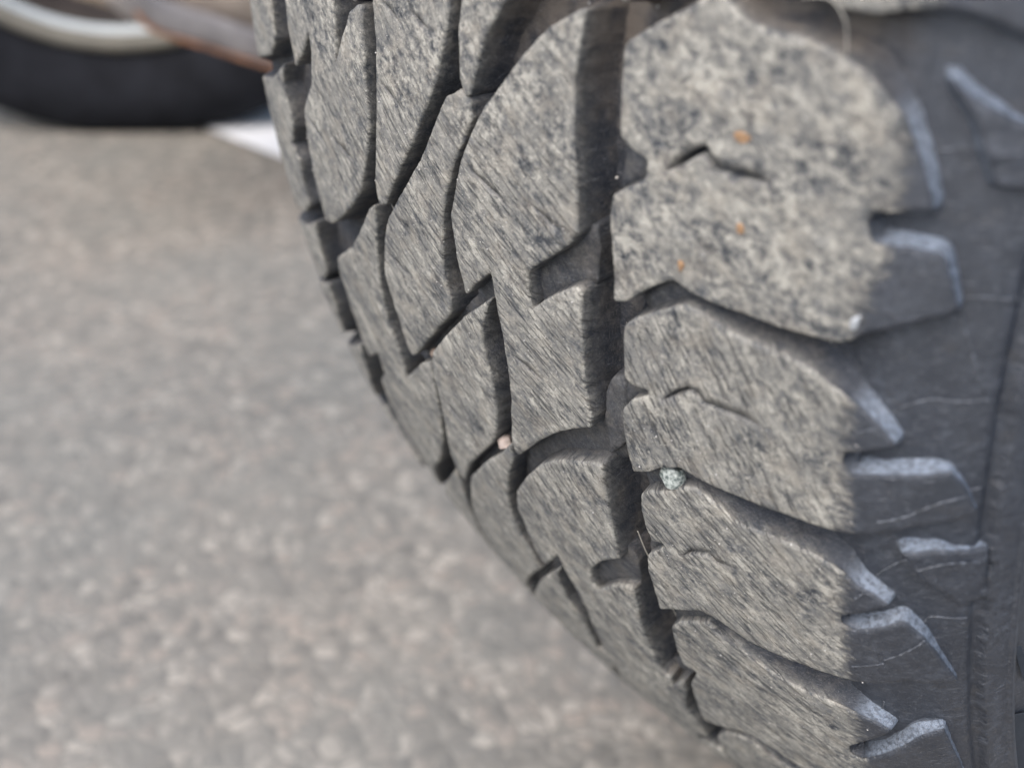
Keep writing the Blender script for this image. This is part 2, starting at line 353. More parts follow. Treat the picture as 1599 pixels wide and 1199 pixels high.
    sheen_at = k.n('ShaderNodeAttribute'); sheen_at.attribute_name = 'painted_sheen'
    sheen = k.math('MULTIPLY', sheen_at.outputs['Fac'], k.range(k.noise(uv, 7, 7, .7), .36, .60, .25, 1.0))
    base = k.mix(sheen, base, (.215, .255, .315))  # sky highlight of the shoulder bevels, painted into the rubber colour
    sp2 = k.noise(k.mapping(uv, scale=(1, .55, 1)), 16, 4, .7)
    base = k.mix(k.math('MULTIPLY', k.range(sp2, .58, .70), .55), base, (.17, .18, .20))
    tick = k.noise(k.mapping(uv, rot=math.radians(35), scale=(.5, 3.5, 1)), 7, 4, .6, .4)
    base = k.mix(k.math('MULTIPLY', k.range(tick, .60, .66), .55), base, (.16, .17, .19))
    brw = k.noise(k.mapping(uv, loc=(9, 3, 0)), 1.6, 6, .65)
    base = k.mix(k.math('MULTIPLY', k.range(brw, .56, .72), .22), base, (.085, .072, .058))
    brown = k.mix(k.range(f1, .35, .7), (.026, .026, .028), (.11, .095, .08))
    loam = k.math('MULTIPLY', k.range(t, 3.2, .6), k.range(f2, .3, .6, .25, .9))
    brown = k.mix(k.math('MULTIPLY', loam, k.range(s, 0, 1.5)), brown, (.125, .105, .088))
    groove2 = k.math('MAXIMUM', k.range(f2, .40, .68, .1, .7), loam)
    wall = k.mix(k.math('MULTIPLY', groove, groove2), base, brown)
    spk = k.math('MULTIPLY', k.range(k.noise(uv, 20, 6, .7), .50, .68), groove)
    wall = k.mix(k.math('MULTIPLY', spk, .42), wall, (.19, .18, .165))
    k.put(b.inputs['Base Color'], k.mix(dirt, wall, col))
    k.put(b.inputs['Roughness'], k.mixf(dirt, k.mixf(groove, k.range(f1, .3, .75, .27, .48), .62), .82))
    k.put(b.inputs['Specular IOR Level'], k.mixf(dirt, k.mixf(groove, .85, .35), .3))
    h = k.math('ADD', k.math('MULTIPLY', pat, .9), k.math('MULTIPLY', micro, .12))
    h = k.math('ADD', k.math('SUBTRACT', h, k.math('MULTIPLY', scr, .45)), k.math('MULTIPLY', blot2, .2))
    h = k.math('ADD', k.math('MULTIPLY', h, dirt), k.math('MULTIPLY', k.math('SUBTRACT', 1.0, dirt), k.math('MULTIPLY', k.noise(uv, 22, 6, .65), .35)))
    k.put(b.inputs['Normal'], k.bump(h, 0.0015, .8))
    return m

def simple_mat(name, col, rough=.6, metal=0.0, spec=.5, noise_amt=.3, scale=30, bump=0.0, col2=None):
    m, nt, b = new_mat(name)
    k = NB(nt)
    tc = k.n('ShaderNodeTexCoord').outputs['Object']
    f = k.noise(tc, scale, 6, .6)
    c2 = col2 or tuple(c * (1 - noise_amt) for c in col)
    k.put(b.inputs['Base Color'], k.mix(k.range(f, .35, .65), c2, col))
    b.inputs['Roughness'].default_value = rough
    b.inputs['Metallic'].default_value = metal
    b.inputs['Specular IOR Level'].default_value = spec
    if bump: k.put(b.inputs['Normal'], k.bump(f, bump, .6))
    return m

RUB = rubber_material()

# ------------------------------------------------------------------ object helpers
def mesh_obj(name, V, F, mat, parent=None, uv=None, dust=None, smooth=True, painted_sheen=None):
    me = bpy.data.meshes.new(name)
    me.from_pydata([tuple(v) for v in V], [], [tuple(f) for f in F])
    if smooth: me.polygons.foreach_set('use_smooth', [True] * len(me.polygons))
    if uv is not None:
        l = me.uv_layers.new(name='st')
        idx = np.zeros(len(me.loops), int); me.loops.foreach_get('vertex_index', idx)
        l.data.foreach_set('uv', (np.asarray(uv, float)[idx]).ravel())
    if dust is not None:
        a = me.attributes.new('dust', 'FLOAT', 'POINT')
        a.data.foreach_set('value', np.asarray(dust, float))
    if painted_sheen is not None:
        a = me.attributes.new('painted_sheen', 'FLOAT', 'POINT')
        a.data.foreach_set('value', np.asarray(painted_sheen, float))
    me.materials.append(mat)
    me.update()
    o = bpy.data.objects.new(name, me)
    C.objects.link(o)
    if parent is not None: o.parent = parent
    return o

def empty(name, loc, rot=(0, 0, 0)):
    o = bpy.data.objects.new(name, None)
    C.objects.link(o); o.location = loc; o.rotation_euler = rot
    o.empty_display_size = .05
    return o

def tag(o, label=None, cat=None, group=None, kind=None):
    if label: o['label'] = label
    if cat: o['category'] = cat
    if group: o['group'] = group
    if kind: o['kind'] = kind
    return o

# ------------------------------------------------------------------ tread blocks
def seg_dist(P, A, B):
    """P (n,2), segments A,B (m,2): min distance"""
    out = np.full(len(P), 1e9)
    for a, b in zip(A, B):
        ab = b - a; L = ab @ ab + 1e-12
        t = np.clip(((P - a) @ ab) / L, 0, 1)
        d = np.hypot(*(P - a - t[:, None] * ab).T)
        out = np.minimum(out, d)
    return out

def inside(P, poly):
    x, y = P[:, 0], P[:, 1]
    c = np.zeros(len(P), bool)
    j = len(poly) - 1
    for i in range(len(poly)):
        xi, yi = poly[i]; xj, yj = poly[j]
        m = ((yi > y) != (yj > y))
        c ^= m & (x < (xj - xi) * (y - yi) / (yj - yi + 1e-15) + xi)
        j = i
    return c

def round_poly(p, rad=.6):
    out = []
    n = len(p)
    for i in range(n):
        a, b, c = p[i - 1], p[i], p[(i + 1) % n]
        la, lc = np.linalg.norm(a - b), np.linalg.norm(c - b)
        ra = min(rad, la * .4) / (la + 1e-9); rc = min(rad, lc * .4) / (lc + 1e-9)
        q0 = b + (a - b) * ra; q2 = b + (c - b) * rc
        out += [q0, .25 * q0 + .5 * b + .25 * q2, q2]
    return np.array(out)

def resample(p, step):
    out = []
    n = len(p)
    for i in range(n):
        a, b = p[i], p[(i + 1) % n]
        k = max(1, int(round(np.linalg.norm(b - a) / step)))
        for j in range(k): out.append(a + (b - a) * j / k)
    return np.array(out)

def area(p): return 0.5 * np.sum(p[:, 0] * np.roll(p[:, 1], -1) - np.roll(p[:, 0], -1) * p[:, 1])

def build_block(poly, sipes=(), h0=0.0, grid=1.5, step=.7, edge_r=.55, fine=True, seed=0, dust_top=1.0, full_depth=None):
    p = np.array(poly, float)
    if area(p) < 0: p = p[::-1]
    p = resample(round_poly(p), step)
    keep = [0]
    for i in range(1, len(p)):
        if np.linalg.norm(p[i] - p[keep[-1]]) > .22: keep.append(i)
    p = p[keep]
    T = np.roll(p, -1, 0) - np.roll(p, 1, 0); T /= np.linalg.norm(T, axis=1, keepdims=True) + 1e-9
    Nn = np.stack([T[:, 1], -T[:, 0]], 1)                    # outward for ccw
    jit = fbm(p[:, 0] * 1.1 + 7, p[:, 1] * 1.1 + 3, 50 + seed, 3) * .16
    p = p + Nn * jit[:, None]
    n = len(p)
    A, B = p, np.roll(p, -1, 0)
    pts = [p]; edges = [(i, (i + 1) % n) for i in range(n)]
    cnt = n
    sip_c = []; slits = []; sa, sb = [], []
    for q, wd in sipes:
        q = np.array(q, float)
        if len(q) < 2: continue
        d = np.gradient(q, axis=0); d /= np.linalg.norm(d, axis=1, keepdims=True) + 1e-9
        nn = np.stack([-d[:, 1], d[:, 0]], 1)
        wv = np.full(len(q), wd); wv[0] = wv[-1] = wd * .35
        L, Rr = q + nn * wv[:, None], q - nn * wv[:, None]
        Li, Ri = q + nn * (wv * .72)[:, None], q - nn * (wv * .72)[:, None]
        grp = [L, Li, Ri, Rr]
        slits.append((q, wd))
        for g in grp:
            ok = True
            pts.append(g)
            edges += [(cnt + i, cnt + i + 1) for i in range(len(g) - 1)]
            cnt += len(g)
        sa += list(q[:-1]); sb += list(q[1:]); sip_c.append(wd)
    SA, SB = np.array(sa), np.array(sb)
    cand = []
    if fine:
        for off in (.25, .6, 1.1):
            c = p - Nn * off
            if off > .4: c = c[::2]
            ok = (seg_dist(c, A, B) > off * .93) & inside(c, p)
            c = c[ok]
            if len(sa) and len(c): c = c[seg_dist(c, SA, SB) > .9]
            cand.append(c)
    mn, mx = p.min(0), p.max(0)
    gx, gy = np.meshgrid(np.arange(mn[0], mx[0], grid), np.arange(mn[1], mx[1], grid))
    g = np.stack([gx.ravel(), gy.ravel()], 1)
    g = g + rng.uniform(-.3, .3, g.shape) * grid * .6
    g = g[inside(g, p)]
    if len(g): g = g[seg_dist(g, A, B) > 1.55]
    if len(sa) and len(g): g = g[seg_dist(g, SA, SB) > .8]
    cand.append(g)
    allp = np.concatenate(pts + [c for c in cand if len(c)])
    vo, eo, fo, *_ = delaunay_2d_cdt([Vector(v) for v in allp], edges, [], 1, 1e-5, False)
    V2 = np.array([v[:] for v in vo])
    d = seg_dist(V2, A, B)
    dd = np.clip(d / edge_r, 0, 1)
    h = edge_r * .8 * (1 - np.sqrt(np.clip(1 - (1 - dd) ** 2, 0, 1)))
    h = h + h0 - fbm(V2[:, 0] * .16, V2[:, 1] * .16, 11 + seed) * .22 - fbm(V2[:, 0] * .5, V2[:, 1] * .5, 31 + seed) * .10
    if h0 > 0: h = h - fbm(V2[:, 0] * .4, V2[:, 1] * .4, 77) * .5
    dust = np.full(len(V2), dust_top)
    if len(sa):
        for q_, wd_ in slits:
            q_ = np.array(q_, float)
            dq = seg_dist(V2, q_[:-1], q_[1:])
            m = (dq < wd_ * .80)
            m &= np.minimum(np.hypot(*(V2 - q_[0]).T), np.hypot(*(V2 - q_[-1]).T)) > wd_ * .5
            h[m] += 4.0; dust[m] = 0
            dust[(~m) & (dq < wd_ * 1.2)] *= .55
    F = [list(f) for f in fo]
    cen = np.array([V2[f].mean(0) for f in F])
    ok = inside(cen, p)
    F = [f for f, o_ in zip(F, ok) if o_]
    # outward orientation: (s,t) ccw -> check with a probe
    from collections import Counter
    ec = Counter()
    for f in F:
        for i in range(len(f)): ec[(f[i], f[(i + 1) % len(f)])] += 1
    bnd = [e for e in ec if (e[1], e[0]) not in ec]
    nxt = {a: b for a, b in bnd}
    bv = sorted(set(nxt) | set(nxt.values()))
    prv = {b: a for a, b in bnd}
    idx = {v: i for i, v in enumerate(bv)}
    BP = V2[bv]
    nrm = np.zeros((len(bv), 2))
    for v in bv:
        a = V2[prv.get(v, v)]; c = V2[nxt.get(v, v)]
        tt = c - a; tt = tt / (np.linalg.norm(tt) + 1e-9)
        nrm[idx[v]] = (tt[1], -tt[0])
    orient = 1 if np.mean([nrm[idx[v]] @ (Nn[np.argmin(((p - V2[v]) ** 2).sum(1))]) for v in bv[::5]]) > 0 else -1
    nrm *= orient
    D = depth(BP[:, 0]) if full_depth is None else np.full(len(BP), full_depth)
    D = np.maximum(D, h0 + 1.0)
    flare = .10 + .45 * sstep(97, 106, np.abs(BP[:, 0])) + .28 * sstep(64, 76, BP[:, 0]) * (1 - sstep(97, 106, BP[:, 0])) * sstep(.1, .7, -nrm[:, 1])
    bh = h[bv]
    rings = []
    uvs = [V2]; hs = [h]; dus = [dust]; sheens = [np.zeros(len(V2))]; mapuv = [V2]
    total = len(V2)
    wn = fbm(BP[:, 0] * .9, BP[:, 1] * .9, 5 + seed, 2)
    for frac, dv in ((.05, .80), (.13, .48), (.28, .20), (.7, .0), (.93, .0), (1.0, .0), (1.12, .0)):
        rel = (D - bh) * frac
        fil = .7 * sstep(.7, 1.0, np.full(len(BP), frac)) * (np.abs(BP[:, 0]) < 100) + (.8 if frac > 1.05 else 0)
        o = flare * rel + fil + .12 * wn * frac
        uvs.append(BP + nrm * o[:, None]); hs.append(bh + rel)
        mapuv.append(BP + nrm * (rel + o)[:, None])
        dus.append(np.clip(np.full(len(BP), dv) * (1 + .5 * wn) * dust_top * (1 - sstep(92, 100, np.abs(BP[:, 0]))), 0, 1))
        sheens.append((.5 if frac < .1 else 1. if frac < .95 else .25) * sstep(99, 104, BP[:, 0]) * (.35 + .65 * sstep(-.3, .45, -nrm[:, 1])))  # painted highlight on the shoulder walls, strongest where they face up
        rings.append(total); total += len(BP)
    FW = []
    prev = {v: v for v in bv}
    for r in rings:
        for a, b in bnd:
            FW.append([b, a, r + idx[a], r + idx[b]] if prev is not None and r == rings[0] else [pr + idx[b], pr + idx[a], r + idx[a], r + idx[b]])
        pr = r
    ST = np.concatenate(uvs); H = np.concatenate(hs); DU = np.concatenate(dus); BL = np.concatenate(sheens)
    V = surf(ST[:, 0], ST[:, 1], H)
    allF = F + FW
    # flip if the top faces point inwards
    f = F[len(F) // 2]
    nn = np.cross(V[f[1]] - V[f[0]], V[f[2]] - V[f[0]])
    c0 = V[f[0]].copy(); c0[0] = 0
    if nn @ (c0 + np.array([np.sign(V[f[0]][0]) * .05, 0, 0])) < 0:
        allF = [f[::-1] for f in allF]
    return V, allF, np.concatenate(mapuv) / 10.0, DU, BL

TYRE = empty('near_wheel', HUB, (-0.04271767, 0, 0))
tag(TYRE, "near wheel with a large worn all-terrain tyre, dusty grey tread blocks and black sidewall", "wheel")

def sipe_list(keys, wd):
    out = []
    for k in keys: out.append((SIPES[k], wd))
    return out
SP = {'RS1': sipe_list(['RS1a'], .68), 'RS2': sipe_list(['RS2a'], .50) + sipe_list(['RS2b'], .18), 'RS3': sipe_list(['RS3a'], .42),
      'D': sipe_list(['Da'], .24) + sipe_list(['Db', 'Dc'], .30), 'I': sipe_list(['Ia'], .4),
      'B': sipe_list(['B1', 'B2', 'B3'], .32), 'A': sipe_list(['A1', 'A2'], .36), 'C2': sipe_list(['C2a'], .22) + sipe_list(['C2b'], .18), 'E': sipe_list(['E1'], .22)}
BO = {}
for i, (k, poly) in enumerate(BLOCKS.items()):
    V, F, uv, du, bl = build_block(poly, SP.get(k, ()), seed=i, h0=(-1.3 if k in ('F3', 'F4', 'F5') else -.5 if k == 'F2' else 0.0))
    BO[k] = mesh_obj('tread_block', V, F, RUB, TYRE, uv, du, painted_sheen=bl)

def copy_block(src, shift_mm):
    o = BO[src].copy(); C.objects.link(o); o.parent = TYRE
    o.rotation_euler = (shift_mm / 375.0, 0, 0)
    return o
# the next blocks round the wheel, just beyond the picture
for src, sh in (('RS2', -146), ('RS3', 152), ('RS2', 245), ('D', 181), ('D', -182), ('I', 181),
                ('C2', -91), ('E', -182), ('C2', 181), ('F1', -92), ('F2', -92), ('F1', 172), ('F2', 172), ('F1', 264), ('A', -91), ('F', -182), ('A', 230), ('RS1', -150 - 46)):
    copy_block(src, sh)
# raised floors between the blocks
for i, (k, poly) in enumerate(BARS.items()):
    h0 = {'n_RS1': 3.6, 'n_D': 3.6, 'n_I': 2.6, 'n_RS2': 2.0, 'n_RS3': 1.6, 'b12': 3.2, 'b34': 2.2, 'b23': 3.0, 'bDI': 4.6}.get(k, 4.2)
    V, F, uv, du, bl = build_block(poly, (), h0=h0, grid=1.6, seed=40 + i, fine=False, dust_top=.12)
    mesh_obj('tie_bar', V, F, RUB, TYRE, uv, du)
V, F, uv, du, bl = build_block(TBM, (), h0=2.6, grid=1.0, seed=60, edge_r=1.2, dust_top=.15)
mesh_obj('tie_bar', V, F, RUB, TYRE, uv, du)
# raised plates low on the shoulder
for i, (k, poly) in enumerate(PLATES.items()):
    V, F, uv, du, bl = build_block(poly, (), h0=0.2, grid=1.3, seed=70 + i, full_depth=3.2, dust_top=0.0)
    mesh_obj('sidewall_plate', V, F, RUB, TYRE, uv, du, painted_sheen=bl)

# the rest of the tread, out of the picture: one part
VV, FF, UU, DD = [], [], [], []; base = 0
gen = [([(55, 2), (66, -4), (80, 3), (116, 6), (118, 38), (96, 40), (72, 34), (56, 40)], 45.3),
       ([(-56, 2), (-66, -4), (-80, 3), (-116, 6), (-118, 38), (-96, 40), (-72, 34), (-56, 40)], 45.3),
       ([(44, 2), (20, 22), (13, 45), (16, 60), (25, 52), (26, 80), (44, 78)], 90.6),
       ([(-66, 10), (-66, 75), (-55, 78), (-30, 56), (-24, 20), (-37, 12)], 90.6),
       ([(12, 0), (-18, 30), (-24, 60), (-19, 58), (4, 30), (12, 16)], 45.3)]
for poly, pitch in gen:
    V0, F0, u0, d0, _ = build_block(poly, (), grid=6, step=4, fine=False)
    n = 0
    tt = 345.0
    while tt < 2356 - 290:
        a = tt / 375.0
        c_, s_ = math.cos(a), math.sin(a)
        R = np.array([[1, 0, 0], [0, c_, -s_], [0, s_, c_]])
        VV.append(V0 @ R.T); FF += [[i + base for i in f] for f in F0]; UU.append(u0 + [0, tt / 10]); DD.append(d0)
        base += len(V0); tt += pitch
o = mesh_obj('tread_block', np.concatenate(VV), FF, RUB, TYRE, np.concatenate(UU), np.concatenate(DD))
o['kind'] = 'stuff'

# ------------------------------------------------------------------ casing: groove floors and sidewalls
def casing():
    t_f = np.arange(-60, 300, .8)
    t_c = np.linspace(300, 2356.2 - 60, 260)[1:-1]
    t = np.concatenate([t_f, t_c])
    s = np.concatenate([np.arange(-225, -116, 5), np.arange(-116, 98, 1.3), np.arange(98, 156, .5), np.arange(156, 226, 2.5)])
    Sg, Tg = np.meshgrid(s, t)
    a = np.abs(Sg)
    h = depth(Sg)
    nz = fbm(Sg * .35, Tg * .35, 3) * .45 + fbm(Sg * 1.3, Tg * 1.3, 9) * .18
    h = h + nz * (a < 100) + nz * .25 * (a >= 100) * (a < 126)
    # sidewall bands
    out = Sg > 0
    jag = np.where(vnoise(Tg * .25, Tg * 0 + 2.5, 21) > .25, .5, 0) + .22 * vnoise(Tg * 1.2, Tg * 0, 22)
    ring = 127.0 + jag
    up = sstep(-.35, .25, Sg - ring) * out
    h = h - 1.3 * up + .8 * np.exp(-((Sg - 125.6) / .9) ** 2) * out
    h = h - .6 * np.exp(-((Sg - 133.4) / .45) ** 2) * out
    h = h + 1.3 * sstep(134.6, 135.4, Sg) * out
    h = h - .9 * sstep(150, 151, Sg) * out
    h = np.where(a > 160, .3, h)
    V = surf(Sg.ravel(), Tg.ravel(), h.ravel())
    nT, nS = Sg.shape
    F = []
    i0 = np.arange(nT)[:, None] * nS + np.arange(nS - 1)[None]
    i1 = np.roll(np.arange(nT), -1)[:, None] * nS + np.arange(nS - 1)[None]
    F = np.stack([i0, i1, i1 + 1, i0 + 1], -1).reshape(-1, 4)
    v = V[F[0]]
    nn = np.cross(v[1] - v[0], v[2] - v[0])
    ST = np.stack([Sg.ravel(), Tg.ravel()], 1) / 10
    q = (nT // 3) * (nS - 1) + 60
    v = V[F[q]]; nn = np.cross(v[1] - v[0], v[2] - v[0]); c0 = v[0].copy(); c0[0] = 0
    if nn @ c0 < 0: F = F[:, ::-1]
    return V, F.tolist(), ST, np.zeros(len(V))
V, F, uv, du = casing()
mesh_obj('tyre_casing', V, F, RUB, TYRE, uv, du)

def bez(p, n=10):
    """smooth polyline through points"""
    p = np.array(p, float)
    out = []
    for i in range(len(p) - 1):
        a = p[max(i - 1, 0)]; b = p[i]; c = p[i + 1]; d = p[min(i + 2, len(p) - 1)]
        for j in range(n):
            t = j / n
            out.append(.5 * ((2 * b) + (-a + c) * t + (2 * a - 5 * b + 4 * c - d) * t * t + (-a + 3 * b - 3 * c + d) * t ** 3))
    out.append(p[-1])
    return np.array(out)

def tube(pts, rad, sides=6):
    pts = np.asarray(pts, float); n = len(pts)
    rad = np.broadcast_to(rad, (n,))
    T = np.gradient(pts, axis=0); T /= np.linalg.norm(T, axis=1, keepdims=True) + 1e-12
    V = []
    up = np.array([.3, .2, .93])
    for i in range(n):
        a = np.cross(T[i], up); a /= np.linalg.norm(a) + 1e-9
        b = np.cross(T[i], a)
        for k in range(sides):
            an = 2 * math.pi * k / sides
            V.append(pts[i] + rad[i] * (math.cos(an) * a + math.sin(an) * b))
    F = []
    for i in range(n - 1):
        for k in range(sides):
            F.append([i * sides + k, i * sides + (k + 1) % sides, (i + 1) * sides + (k + 1) % sides, (i + 1) * sides + k])
    F.append(list(range(sides))[::-1]); F.append([(n - 1) * sides + k for k in range(sides)])
    return np.array(V), F

FLASH = simple_mat("pale_mould_line", (.12, .13, .15), .6, noise_amt=.7, scale=900)  # mould lines coloured paler and bluer than the rubber around them
def surf_h(s):
    return np.where(s > 127.3, depth(s) - .9, depth(s))
BLK_POLY = [np.array(v, float) for k, v in BLOCKS.items() if k.startswith('RS')] + [np.array(v, float) for v in PLATES.values()]
for k, l in LINES.items():
    q = bez(l, 12)
    on = np.zeros(len(q), bool)
    for bp in BLK_POLY: on |= inside(q, bp)
    hh = np.where(on, 0.0, surf_h(q[:, 0]))
    # follow the step between plate and floor smoothly
    ker = np.ones(3) / 3
    hh = np.convolve(np.pad(hh, 1, mode='edge'), ker, 'valid')
    P3 = surf(q[:, 0], q[:, 1] + .1 * fbm(q[:, 0], q[:, 1], 4), hh - .04)
    V, F = tube(P3, (.00019 * (1 + .35 * np.sin(np.arange(len(q)) * 1.7))), 5)
    mesh_obj('mould_line', V, F, FLASH, TYRE)
# thin ridge ring, lettering band patches
HM = simple_mat("serrated_black_rubber", (.02, .021, .025), .55, noise_amt=.2, scale=300)
for k, l in HATCH.items():
    q = np.array(l, float)
    V = []; F = []
    a, b, c, d = q
    n = int(np.linalg.norm(d - a) / .55)
    for i in range(n + 1):
        f = i / n
        e0 = a + (d - a) * f; e1 = b + (c - b) * f
        for j in range(9):
            g = e0 + (e1 - e0) * j / 8
            V.append(surf(g[0], g[1], depth(g[0]) + .35 - .9 - (.35 if i % 2 else 0.0)))
    for i in range(n):
        for j in range(8): F.append([i * 9 + j, i * 9 + j + 1, (i + 1) * 9 + j + 1, (i + 1) * 9 + j])
    mesh_obj('serrated_patch', V, F, HM, TYRE, smooth=False)

# steel wheel inside the tyre (out of the picture)
def lathe(profile, n=64, cap=False):
    V = []; F = []
    for i in range(n):
        a = 2 * math.pi * i / n
        for x, r in profile: V.append((x, -r * math.cos(a), -r * math.sin(a)))
    m_ = len(profile)
    for i in range(n):
        j = (i + 1) % n
        for k in range(m_ - 1): F.append([i * m_ + k, i * m_ + k + 1, j * m_ + k + 1, j * m_ + k])
    return V, F
STEEL = simple_mat("painted_steel_wheel", (.33, .34, .35), .4, .6, scale=60)
V, F = lathe([(.112, .228), (.118, .222), (.112, .214), (.09, .208), (.05, .2), (.045, .16), (.07, .12), (.06, .05), (.062, .002)])
mesh_obj('wheel_rim', V, F, STEEL, TYRE)

# ------------------------------------------------------------------ things caught in the tread
def world_of(s, t, h):
    p = surf(s, t, h)
    return TYRE_M @ Vector(p)
TYRE_M = Matrix.Translation(HUB) @ Matrix.Rotation(-0.04271767, 4, 'X')

def pebble(name, size, mat, loc, seed, squash=(1, 1, 1), sub=3, angular=.25):
    bm = bmesh.new()
    bmesh.ops.create_icosphere(bm, subdivisions=sub, radius=1)
    r = random.Random(seed)
    planes = [(Vector((r.uniform(-1, 1), r.uniform(-1, 1), r.uniform(-1, 1))).normalized(), r.uniform(.55, .9)) for _ in range(10)]
    for v in bm.verts:
        for n_, d_ in planes:
            k_ = v.co.dot(n_) - d_
            if k_ > 0: v.co -= n_ * k_ * (.95)
        v.co = Vector([v.co[i] * squash[i] * size for i in range(3)])
    me = bpy.data.meshes.new(name); bm.to_mesh(me); bm.free()
    me.materials.append(mat)
    o = bpy.data.objects.new(name, me); C.objects.link(o); o.location = loc
    o.rotation_euler = (r.uniform(0, 3), r.uniform(0, 3), r.uniform(0, 3))
    return o
G1 = simple_mat("pale_green_stone", (.42, .45, .42), .6, noise_amt=.3, scale=900, col2=(.06, .08, .075))
G2 = simple_mat("pink_grey_stone", (.5, .41, .36), .5, noise_amt=.4, scale=500)
G3 = simple_mat("brown_dirt_clod", (.26, .20, .16), .9, noise_amt=.4, scale=900, bump=.0004)
G4 = simple_mat("white_chalk", (.46, .48, .50), .8, noise_amt=.2, scale=700)
G5 = simple_mat("orange_rust_dirt", (.36, .22, .12), .9, noise_amt=.5, scale=900)
s, t = SPOTS['stone_green']
tag(pebble('pebble', .0031, G1, world_of(s, t + 1.0, 2.0), 3, (1, 1, .9)), "pale greenish angular stone jammed in the groove between two shoulder blocks", "stone")
s, t = SPOTS['stone_pink']
tag(pebble('pebble', .0021, G2, world_of(s, t, 2.4), 5), "small pinkish grey stone wedged in the narrow groove of the middle tread", "stone")
s, t = SPOTS['lump']
tag(pebble('dirt_clod', .0022, G3, world_of(s, t + 1.5, 3.4), 8, (1, 1.2, .8)), "brown crumb of dried dirt at the pointed tip of a middle tread block", "dirt")
s, t = SPOTS['white']
tag(pebble('chalk_crumb', .0013, G4, world_of(s, t - 2.3, -.05), 9, (1.3, .7, .5)), "white crumb stuck on the lower shoulder edge of the largest block", "crumb")
for (k, lab, sz, sq) in (('o1', "orange speck of dirt, topmost of the three on the largest shoulder block", .0012, (1.4, .8, .35)),
                         ('o2', "orange speck of dirt in the middle of the largest shoulder block", .00095, (1, 1, .35)),
                         ('o3', "orange speck of dirt just above the notch under the largest block", .00105, (.7, 1.3, .4))):
    s, t = SPOTS[k]
    o = pebble('dirt_speck', sz, G5, world_of(s, t, -.05), hash(k) % 97 if False else len(k) + int(k[1]) * 7, sq)
    nrm = (TYRE_M.to_3x3() @ Vector((.16, -1, -.05))).normalized()
    o.rotation_euler = nrm.to_track_quat('Z', 'Y').to_euler()
    tag(o, lab, "dirt speck", "orange dirt specks on the tread")

# loose fibres
FB = simple_mat("pale_plant_fibre", (.42, .40, .35), .7, noise_amt=.3, scale=400)
def fibre(pts, lab, r=.00012):
    q = bez(pts, 8)
    P3 = [TYRE_M @ Vector(surf(a, b, h)) for a, b, h in q]
    c0 = Vector(P3[0])
    V, F = tube([p - c0 for p in P3], r, 5)
    o = mesh_obj('plant_fibre', V, F, FB); o.location = c0
    tag(o, lab, "fibre", "fine fibres caught in the tread")
fibre([(84, -5.5, 1), (89, -6.5, -1), (92, -4, -1.5), (92.5, 1, 0)], "curled pale fibre at the top edge of the largest shoulder block", .00011)
fibre([(-26.5, 60, 3), (-22, 62, 2), (-19, 64, .4)], "thin pale hair across the left groove below the upper middle block")
fibre([(46.5, 125, 5), (48, 133, 5), (50.5, 140, 5.5), (49, 149, 6), (50.5, 158, 6)], "long crinkled fibre lying in the lower wide straight groove")

# grit on the tread: too many to count
gm = simple_mat("pale_grit", (.55, .53, .50), .6, noise_amt=.4, scale=60)
VV, FF = [], []; base = 0
ico = [(0, 0, 1), (.89, 0, .45), (.28, .85, .45), (-.72, .53, .45), (-.72, -.53, .45), (.28, -.85, .45), (.72, .53, -.45), (-.28, .85, -.45), (-.89, 0, -.45), (-.28, -.85, -.45), (.72, -.53, -.45), (0, 0, -1)]
icf = [(0, 1, 2), (0, 2, 3), (0, 3, 4), (0, 4, 5), (0, 5, 1), (1, 6, 2), (2, 7, 3), (3, 8, 4), (4, 9, 5), (5, 10, 1), (2, 6, 7), (3, 7, 8), (4, 8, 9), (5, 9, 10), (1, 10, 6), (6, 11, 7), (7, 11, 8), (8, 11, 9), (9, 11, 10), (10, 11, 6)]
ico = np.array(ico)
n = 0
polys_top = [(k, np.array(v, float)) for k, v in BLOCKS.items() if not k.startswith('F')]
while n < 900:
    k, poly = polys_top[rng.integers(len(polys_top))]
    mn, mx = poly.min(0), poly.max(0)
    q = rng.uniform(mn, mx)
    if q[0] > 104 or not inside(q[None], poly)[0]: continue
    r = 10 ** rng.uniform(-4.15, -3.65)
    p = surf(q[0], q[1], -.02)
    VV.append(p + ico * r * rng.uniform(.6, 1.2, 3)); FF += [[i + base for i in f] for f in icf]; base += 12; n += 1
n = 0
while n < 260:                                           # in the grooves
    q = np.array([rng.uniform(-60, 125), rng.uniform(-10, 230)])
    if q[0] > 96 or any(inside(q[None], pl)[0] for _, pl in polys_top): continue
    r = 10 ** (rng.uniform(-4.05, -3.5) if n > 25 else rng.uniform(-3.5, -3.1))
    p = surf(q[0], q[1], depth(q[0]) - .1)
    VV.append(p + ico * r * rng.uniform(.6, 1.2, 3)); FF += [[i + base for i in f] for f in icf]; base += 12; n += 1
o = mesh_obj('grit', np.concatenate(VV), FF, gm)
o.matrix_world = TYRE_M
tag(o, "fine pale grit scattered over the tread of the big tyre", "grit", kind='stuff')

